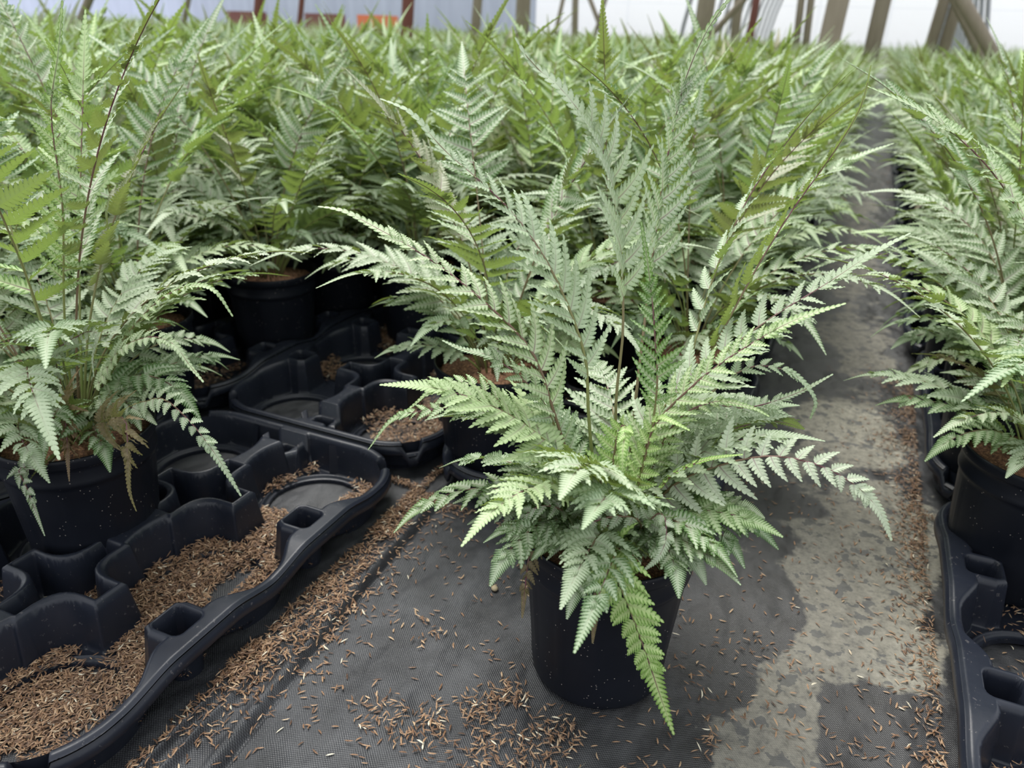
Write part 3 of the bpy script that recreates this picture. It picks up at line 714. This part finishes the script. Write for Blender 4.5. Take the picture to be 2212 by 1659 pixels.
for i, (d, side, x, y) in enumerate(cells[:NI]):
    rz = rr.uniform(0, 6.28); sc = rr.uniform(.9, 1.10); edge_ = -.30 < x < .36; sc *= .80 if edge_ else 1
    if i < 90:
        root = empty('potted_fern', (x, y, .009), rz)
        xs_ = sorted(xsL, reverse=True) if side == 'left' else sorted(xsR)
        cn = min(range(len(xs_)), key=lambda q: abs(xs_[q]-x)); rn = round((y-(.3125 if side == 'left' else .56))/.199)
        tag(root, '%s bed fern, %s pot from the walkway, in the %s row up the bed' % (side, ORD[min(cn, 24)], ORD[min(rn, 24)]), 'potted fern', gm[side])
        mobj('pot', POTM2, root); s_ = mobj('potting_mix', SOILM, root); fo = mobj('foliage', MID[rr.randrange(6)], root); fo.scale = (sc, sc, sc*rr.uniform(.88, 1.04)); fo.location.z = .157*(1-sc)
    else:
        o = mobj('potted_fern', FAR[rr.randrange(4)]); o.location = (x, y, .004); o.rotation_euler = (0, 0, rz); e_ = .78 if edge_ else 1; o.scale = (e_, e_, rr.uniform(.84, 1.02)*(.92 if edge_ else 1))
        tag(o, 'soft focus fern in the dense middle distance of the %s bed' % side, 'potted fern', gf[side])
rest = cells[NI:]
protos = bpy.data.collections.new('distant_fern_kinds')
for m_ in FAR3:
    protos.objects.link(bpy.data.objects.new('distant_fern', m_))
def gn_field(name, pts, label, cat):
    me = bpy.data.meshes.new(name); me.from_pydata([tuple(p) for p in pts], [], [])
    o = mobj(name, me); tag(o, label, cat, kind='stuff')
    g = bpy.data.node_groups.new(name, 'GeometryNodeTree')
    g.interface.new_socket('Geometry', in_out='INPUT', socket_type='NodeSocketGeometry'); g.interface.new_socket('Geometry', in_out='OUTPUT', socket_type='NodeSocketGeometry')
    N_ = g.nodes; L_ = g.links; gi, go = N_.new('NodeGroupInput'), N_.new('NodeGroupOutput')
    iop = N_.new('GeometryNodeInstanceOnPoints'); ci = N_.new('GeometryNodeCollectionInfo'); ci.inputs['Collection'].default_value = protos
    ci.inputs['Separate Children'].default_value = True; ci.inputs['Reset Children'].default_value = True
    r1 = N_.new('FunctionNodeRandomValue'); r1.data_type = 'FLOAT_VECTOR'; r1.inputs[0].default_value = (0, 0, 0); r1.inputs[1].default_value = (.05, .05, 6.283)
    r2 = N_.new('FunctionNodeRandomValue'); r2.data_type = 'FLOAT'; r2.inputs[2].default_value = .80; r2.inputs[3].default_value = .97
    iop.inputs['Pick Instance'].default_value = True
    L_.new(gi.outputs[0], iop.inputs['Points']); L_.new(ci.outputs[0], iop.inputs['Instance']); L_.new(r1.outputs[0], iop.inputs['Rotation']); L_.new(r2.outputs[1], iop.inputs['Scale'])
    L_.new(iop.outputs[0], go.inputs[0])
    md = o.modifiers.new('scatter', 'NODES'); md.node_group = g; return o
gn_field('distant_fern_field', [(x, y, .001) for (_, sd, x, y) in rest], 'unbroken green sea of distant potted ferns reaching to the white wall', 'ferns')

# ------------------------------------------------------------------ rice hulls
def hulls(name, P_, label, seed, light=0.):
    """P_: (n,3) centres"""
    rg = np.random.RandomState(seed); n = len(P_)
    L = .0034+.0016*rg.rand(n); w = .0006+.00035*rg.rand(n)
    a = rg.rand(n)*2*math.pi; tilt = rg.randn(n)*.22; b = rg.randn(n)*.0006
    t = np.array([(-1, 0, 0), (-.35, 1, .2), (.4, .9, .2), (1, 0, 0), (-.35, -1, .2), (.4, -.9, .2), (0, 0, 1.1), (0, 0, -.7)])
    tri = np.array([(0, 6, 1), (1, 6, 2), (2, 6, 3), (3, 6, 5), (5, 6, 4), (4, 6, 0), (0, 1, 7), (1, 2, 7), (2, 3, 7), (3, 5, 7), (5, 4, 7), (4, 0, 7)])[:, ::-1]
    x = t[None, :, 0]*L[:, None]; y = t[None, :, 1]*w[:, None]+b[:, None]*(t[None, :, 0]**2); z = t[None, :, 2]*w[:, None]*.8
    z2 = z+x*np.sin(tilt)[:, None]
    X = P_[:, 0:1]+x*np.cos(a)[:, None]-y*np.sin(a)[:, None]; Y = P_[:, 1:2]+x*np.sin(a)[:, None]+y*np.cos(a)[:, None]; Z = P_[:, 2:3]+z2+.0008+np.abs(np.sin(tilt))[:, None]*L[:, None]*.6
    V = np.stack([X, Y, Z], -1).reshape(-1, 3); T = (tri[None]+8*np.arange(n)[:, None, None]).reshape(-1, 3)
    c = np.clip(rg.beta(1.7, 2.2, n)*.98+light, 0, 1); c[rg.rand(n) < .025] = 1
    A = np.repeat(np.column_stack([c, c, c, np.ones(n)]), 8, 0)
    o = mobj(name, mesh(name, V, T, [HULL], {'tint': A}, smooth=False)); tag(o, label, 'rice hulls', kind='stuff'); return o
rg = np.random.RandomState(9)
def sample(n, x0, x1, y0, y1): return np.column_stack([rg.uniform(x0, x1, n), rg.uniform(y0, y1, n)])
def vnoise(p, sc, sd):
    """cheap smooth value noise in the plane"""
    q = p*sc+sd*17.3; i = np.floor(q).astype(int); f = q-i; f = f*f*(3-2*f)
    def h(a, b): return np.modf(np.abs(np.sin(a*127.1+b*311.7+sd*7.7)*43758.5453))[0]
    return (h(i[:, 0], i[:, 1])*(1-f[:, 0])+h(i[:, 0]+1, i[:, 1])*f[:, 0])*(1-f[:, 1])+(h(i[:, 0], i[:, 1]+1)*(1-f[:, 0])+h(i[:, 0]+1, i[:, 1]+1)*f[:, 0])*f[:, 1]
acc = []; accz = []
def put(n, x0, x1, y0, y1, dens, depth=.004):
    p = sample(n, x0, x1, y0, y1); d = dens(p[:, 0], p[:, 1], p); k_ = rg.rand(len(p)) < d; p = p[k_]; d = d[k_]
    z, ok = tray_info(p[:, 0], p[:, 1]); p, z, d = p[ok], z[ok], d[ok]
    z = z+(rg.rand(len(z))*depth*np.clip(d, 0, 1))+np.where(z == 0, fold(p[:, 0], p[:, 1])-.004, 0)
    acc.append(np.column_stack([p, z]))
ss_ = lambda a, b, v: sst(a, b, v)
# drift between the tray rail and the seam
put(38000, -.56, -.36, .18, 1.05, lambda x, y, p: np.exp(-np.clip(x+.468-.012*np.sin(y*14)-.012*vnoise(p, 30, 21), 0, 1)/.018)*(.35+.65*ss_(.25, .6, vnoise(p, 22, 1)))*(x > -.56)*(.75+.25*ss_(.3, .45, y)), .008)
put(12000, -.56, -.28, .78, 1.0, lambda x, y, p: ss_(.25, .65, vnoise(p, 20, 2))*np.exp(-np.clip(x+.47, 0, 1)/.09), .007)
# inside the trays
put(14000, -.69, -.485, .217, .45, lambda x, y, p: ss_(.12, .5, vnoise(p, 24, 3))*.9, .006)
put(20000, -.69, -.485, .42, .80, lambda x, y, p: ss_(.38, .55, vnoise(p, 15, 4))*.95, .012)
put(2500, -.875, -.69, .217, .42, lambda x, y, p: ss_(.3, .7, vnoise(p, 24, 5))*.6, .005)
put(22000, -.875, -.47, .81, 1.40, lambda x, y, p: ss_(.5, .68, vnoise(p, 15, 6)), .016)
put(12000, -1.27, -.875, .81, 1.40, lambda x, y, p: ss_(.5, .7, vnoise(p, 15, 7)), .012)
put(3000, -.47, -.08, .80, 1.40, lambda x, y, p: ss_(.35, .7, vnoise(p, 15, 8))*.7, .006)
# right hand drift and tray
put(22000, .02, .20, .40, 1.6, lambda x, y, p: np.exp(-np.clip(.174-x, 0, 1)/.018)*(.45+.55*ss_(.3, .7, vnoise(p, 20, 9))), .007)
put(5000, -.02, .20, .85, 2.2, lambda x, y, p: ss_(.55, .8, vnoise(p, 9, 10))*.5*np.exp(-np.clip(.16-x, 0, 1)/.09), .004)
put(10000, .182, .572, .478, 1.06, lambda x, y, p: ss_(.25, .6, vnoise(p, 18, 11))*.75, .006)
put(5000, -.05, .17, 2.0, 6.0, lambda x, y, p: ss_(.5, .8, vnoise(p, 3, 12))*.45, .004)
# clumps round the pot and at the bottom of the picture
for (cx, cy, r, n) in ((-.155, .498, .030, 130), (-.215, .525, .02, 90), (-.235, .50, .02, 60), (-.21, .46, .035, 110), (-.27, .455, .03, 110), (-.32, .45, .03, 60), (-.06, .475, .035, 60), (-.02, .56, .03, 26), (-.04, .62, .03, 22), (.08, .50, .03, 70), (.0, .48, .03, 40), (.02, .60, .05, 30), (-.01, .70, .05, 30), (.10, .60, .03, 12), (-.33, .58, .03, 26), (-.26, .70, .04, 22), (-.10, .70, .03, 20), (.06, .67, .03, 16), (-.17, .435, .06, 160), (-.10, .44, .04, 60)):
    q = np.column_stack([cx+rg.randn(n)*r*.55, cy+rg.randn(n)*r*.55]); dd = np.hypot(q[:, 0]-MX, q[:, 1]-MY); q = q[dd > .071]
    acc.append(np.column_stack([q, rg.rand(len(q))*.0035-.004]))
q = sample(900, -.40, .17, .38, 1.1); q = q[np.hypot(q[:, 0]-MX, q[:, 1]-MY) > .071]; acc.append(np.column_stack([q, np.full(len(q), -.0038)]))
AL = np.concatenate(acc); AL[:, 2] = np.maximum(AL[:, 2], -.0036)
far_ = np.hypot(AL[:, 0], AL[:, 1])
hulls('rice_hull_litter', AL, 'tan rice hulls scattered and drifted over the cloth and trays', 3)
# hulls lying on top of posts and rails
# loose bits: pebble, dried weed, bird dropping on the pot
def blob(name, c, r, m, sq=.7, seed=1):
    rg = np.random.RandomState(seed); V, Q = lathe([(.0001, -1), (.6, -.8), (.95, -.3), (1, .1), (.7, .7), (.3, .95), (.0001, 1)], 10); V = V*(1+.12*rg.randn(len(V), 1)); V *= r; V[:, 2] *= sq
    o = mobj(name, mesh(name, V, None, [m], Q=Q)); o.location = c; return o
pb = blob('pebble', tuple(at(1022, 1342, .6)*0+np.array((-.295, .664, -.001))), .0045, plain('tan_stone', (.30, .24, .14), .7, (.5, .42, .28), 300)); tag(pb, 'small tan pebble on the cloth left of the front pot', 'pebble')
rgw = np.random.RandomState(2); Vw, Qw, nw = [], [], 0
for i in range(46):
    a, r = rgw.rand()*6.28, rgw.rand()**.5*.028; p = np.array((-.095+r*math.cos(a)*1.3, .452+r*math.sin(a)*.7, .0)); pts = [p]
    d = rgw.randn(3); d[2] = abs(d[2])*.3; d = unit(d)
    for j in range(4):
        d = unit(d+rgw.randn(3)*.5*np.array((1, 1, .4))); p = p+d*.006; p[2] = np.clip(p[2], -.002, .010); pts.append(p)
    C_, L_ = spline(pts, 10); an = np.arange(4)/4*6.283; rr_ = .0007*(1-np.linspace(0, .8, 10))
    v = (C_[:, None]+rr_[:, None, None]*np.stack([np.cos(an), np.sin(an)*.7, np.sin(an)], -1)[None]).reshape(-1, 3)
    I = np.arange(40).reshape(10, 4); J = np.roll(I, -1, 1); Qw.append(np.stack([I[:-1], J[:-1], J[1:], I[1:]], -1).reshape(-1, 4)+nw); Vw.append(v); nw += 40
wd = mobj('dried_moss_tuft', mesh('dried_moss_tuft', np.concatenate(Vw), None, [plain('dry_moss', (.10, .11, .07), .9, (.22, .22, .15), 200)], Q=np.concatenate(Qw)))
tag(wd, 'tangled grey green tuft of dried moss on the cloth in front of the pot', 'moss')

# ------------------------------------------------------------------ greenhouse behind the beds
def cyl(p0, p1, r0_, r1_, seg=12, sq=False):
    p0, p1 = np.array(p0, float), np.array(p1, float); d = unit(p1-p0); a = unit(np.cross(d, (0, 1, 0) if abs(d[1]) < .9 else (1, 0, 0))); b = np.cross(d, a)
    n = 4 if sq else seg; t = (np.arange(n)+(.5 if sq else 0))/n*2*math.pi; ring = np.cos(t)[:, None]*a+np.sin(t)[:, None]*b
    V = np.vstack([p0+ring*r0_, p1+ring*r1_, [p0], [p1]]); i = np.arange(n); j = (i+1) % n
    return V, np.stack([i, j, n+j, n+i], -1), np.vstack([np.column_stack([j, i, np.full(n, 2*n)]), np.column_stack([n+i, n+j, np.full(n, 2*n+1)])])
def post(name, px0, py0, px1, Y, r, m, label, cat='post', sq=False, top=2.6, group=None):
    """a post through pixel (px0, py0) at depth Y, leaning so that it passes (px1, 0)"""
    a = at(px0, py0, Y); b = at(px1, 0, Y); s = (b-a)/(b[2]-a[2]); p0 = a-s*a[2]; p1 = a+s*(top-a[2])
    V, Q, T = cyl(p0, p1, r, r*.92, sq=sq); o = mobj(name, mesh(name, V, T, [m], Q=Q, smooth=not sq)); tag(o, label, cat, group); return o
post('timber_post', 1128, 60, 1131, 9.0, .085, WOOD, 'pale round timber post left of centre against the white wall')
post('timber_post', 1518, 60, 1527, 8.5, .09, WOOD, 'pale thick timber post behind the top of the front fern')
post('timber_post', 1790, 95, 1812, 8.0, .125, WOOD, 'broadest pale square timber post against the white wall', sq=True)
post('timber_post', 1885, 100, 1908, 8.0, .068, WOOD, 'brownish grey leaning post right of the broadest square post')
post('timber_post', 1722, 75, 1731, 11.0, .045, WOOD, 'slim dark post, left one of the pair left of the broad square post')
post('timber_post', 1743, 75, 1752, 11.0, .045, WOOD, 'slim dark post, right one of the pair left of the broad square post')
post('timber_post', 1588, 70, 1596, 10.0, .055, WOOD, 'slim post between the thick timber post and the slim pair')
post('timber_post', 1622, 70, 1634, 11.0, .05, REDP, 'thin reddish post right of the thick timber post')
post('timber_post', 1242, 45, 1243, 12.0, .05, WOOD, 'thin post standing right of the pale round post')
post('timber_post', 2010, 100, 2040, 9.0, .055, WOOD, 'grey post leaning right, left one before the crossed braces')
post('timber_post', 2040, 100, 2070, 9.0, .055, WOOD, 'pale tan post leaning right, beside the crossed braces')
post('timber_brace', 2140, 108, 2078, 8.0, .055, WOOD, 'thick dark diagonal brace sloping down to the right', 'brace')
post('timber_brace', 2110, 105, 2062, 8.6, .040, WOOD, 'thinner diagonal brace under the thick dark one', 'brace')
post('timber_brace', 1292, 45, 1275, 12.0, .035, WOOD, 'left arm of the forked brace near the thin post', 'brace')
post('timber_brace', 1294, 45, 1308, 12.0, .030, WOOD, 'right arm of the forked brace near the thin post', 'brace')
post('timber_brace', 1560, 50, 1606, 9.2, .035, WOOD, 'slanting brace leaning on the slim post beside the thick post', 'brace')
post('timber_post', 1206, 45, 1216, 13.0, .035, WOOD, 'dark slender post close to the right of the pale round post')
post('timber_post', 880, 40, 882, 6.5, .055, REDP, 'dark red post left of centre in the far green')
post('timber_post', 1030, 25, 1032, 8.0, .05, WOOD, 'grey brown post just left of the white wall edge')
post('timber_post', 558, 22, 560, 6.5, .045, REDP, 'dark red post at the upper left above the ferns')
post('timber_post', 650, 22, 652, 7.5, .03, REDP, 'thin red brown post between the two dark red posts')
post('timber_post', 405, 10, 407, 7.5, .03, WOOD, 'thin grey post farthest left at the top edge')
post('timber_post', 190, 5, 192, 6.5, .045, WOOD, 'grey post above the ferns in the upper left corner')
# the end wall of the next house: white polycarbonate sheets with hoops in front
wm, n, l, p, out = mat('white_polycarbonate')
tc = n.new('ShaderNodeTexCoord'); sx = n.new('ShaderNodeSeparateXYZ'); l.new(tc.outputs['Object'], sx.inputs[0])
g1 = math_(n, l, 'LESS_THAN', math_(n, l, 'FRACT', math_(n, l, 'MULTIPLY', sx.outputs[0], .8)), .025)
g2 = math_(n, l, 'LESS_THAN', math_(n, l, 'FRACT', math_(n, l, 'MULTIPLY', sx.outputs[2], 1.7)), .03)
c = mixc(n, l, math_(n, l, 'MULTIPLY', math_(n, l, 'MAXIMUM', g1, g2), .35), (.97, .97, .98), (.75, .77, .82))
l.new(c, p.inputs['Base Color']); p.inputs['Roughness'].default_value = .3
tr = n.new('ShaderNodeBsdfTranslucent'); l.new(c, tr.inputs[0]); mx = n.new('ShaderNodeMixShader'); mx.inputs[0].default_value = .6
l.new(p.outputs[0], mx.inputs[1]); l.new(tr.outputs[0], mx.inputs[2]); l.new(mx.outputs[0], out.inputs[0])
def box(name, x0, x1, y0, y1, z0, z1, m):
    V = [(x, y, z) for z in (z0, z1) for (x, y) in ((x0, y0), (x1, y0), (x1, y1), (x0, y1))]
    return mobj(name, mesh(name, V, None, [m], Q=[(0, 3, 2, 1), (4, 5, 6, 7), (0, 1, 5, 4), (1, 2, 6, 5), (2, 3, 7, 6), (3, 0, 4, 7)], smooth=False))
tag(box('wall_back', -7.2, 9, 17.2, 17.24, 0, 3.4, wm), kind='structure')
bm_ = plain('blue_grey_sheet', (.35, .38, .50), .6, (.60, .64, .78), 2, (4, 1, .3))
tag(box('wall_left', -26, -5.95, 14.5, 14.54, 0, 3.2, bm_), kind='structure')
hr = random.Random(8)
def hoop(xc, y, R, label, group):
    t = np.linspace(0, math.pi, 24); C_ = np.column_stack([xc+R*np.cos(t), np.full(24, y), .0+2.6*np.sin(t)])
    an = np.arange(6)/6*6.283; Tn = unit(np.gradient(C_, axis=0)); Bn = np.array((0, 1, 0)); Nn = np.cross(Tn, Bn)
    V = (C_[:, None]+.021*(np.cos(an)[None, :, None]*Nn[:, None]+np.sin(an)[None, :, None]*Bn)).reshape(-1, 3); I = np.arange(144).reshape(24, 6); J = np.roll(I, -1, 1)
    o = mobj('greenhouse_hoop', mesh('greenhouse_hoop', V, None, [GALV], Q=np.stack([I[:-1], J[:-1], J[1:], I[1:]], -1).reshape(-1, 4))); tag(o, label, 'hoop', group)
ords = ['nearest', 'second', 'third', 'fourth', 'fifth', 'sixth', 'seventh', 'eighth', 'ninth', 'tenth', 'eleventh', 'twelfth', 'thirteenth', 'fourteenth']
for i in range(14): hoop(-.55, 8.83+.56*i, 1.45, 'thin grey arched greenhouse hoop against the white wall, %s%s of the row' % (ords[i], '' if i == 0 else ' from the front'), 'row of arched hoops against the white wall')
for (x, m_, lab) in ((-8.6, REDP, 'red blurred crate beyond the ferns, upper left centre'), (-7.6, plain('orange_cart', (.7, .18, .08), .5), 'orange blurred cart beyond the ferns left of the white wall'), (-10.2, REDP, 'dull red blurred bin far at the upper left')):
    o = box('nursery_crate', x, x+.5, 11.2, 11.6, 0, .74, m_); tag(o, lab, 'crate')
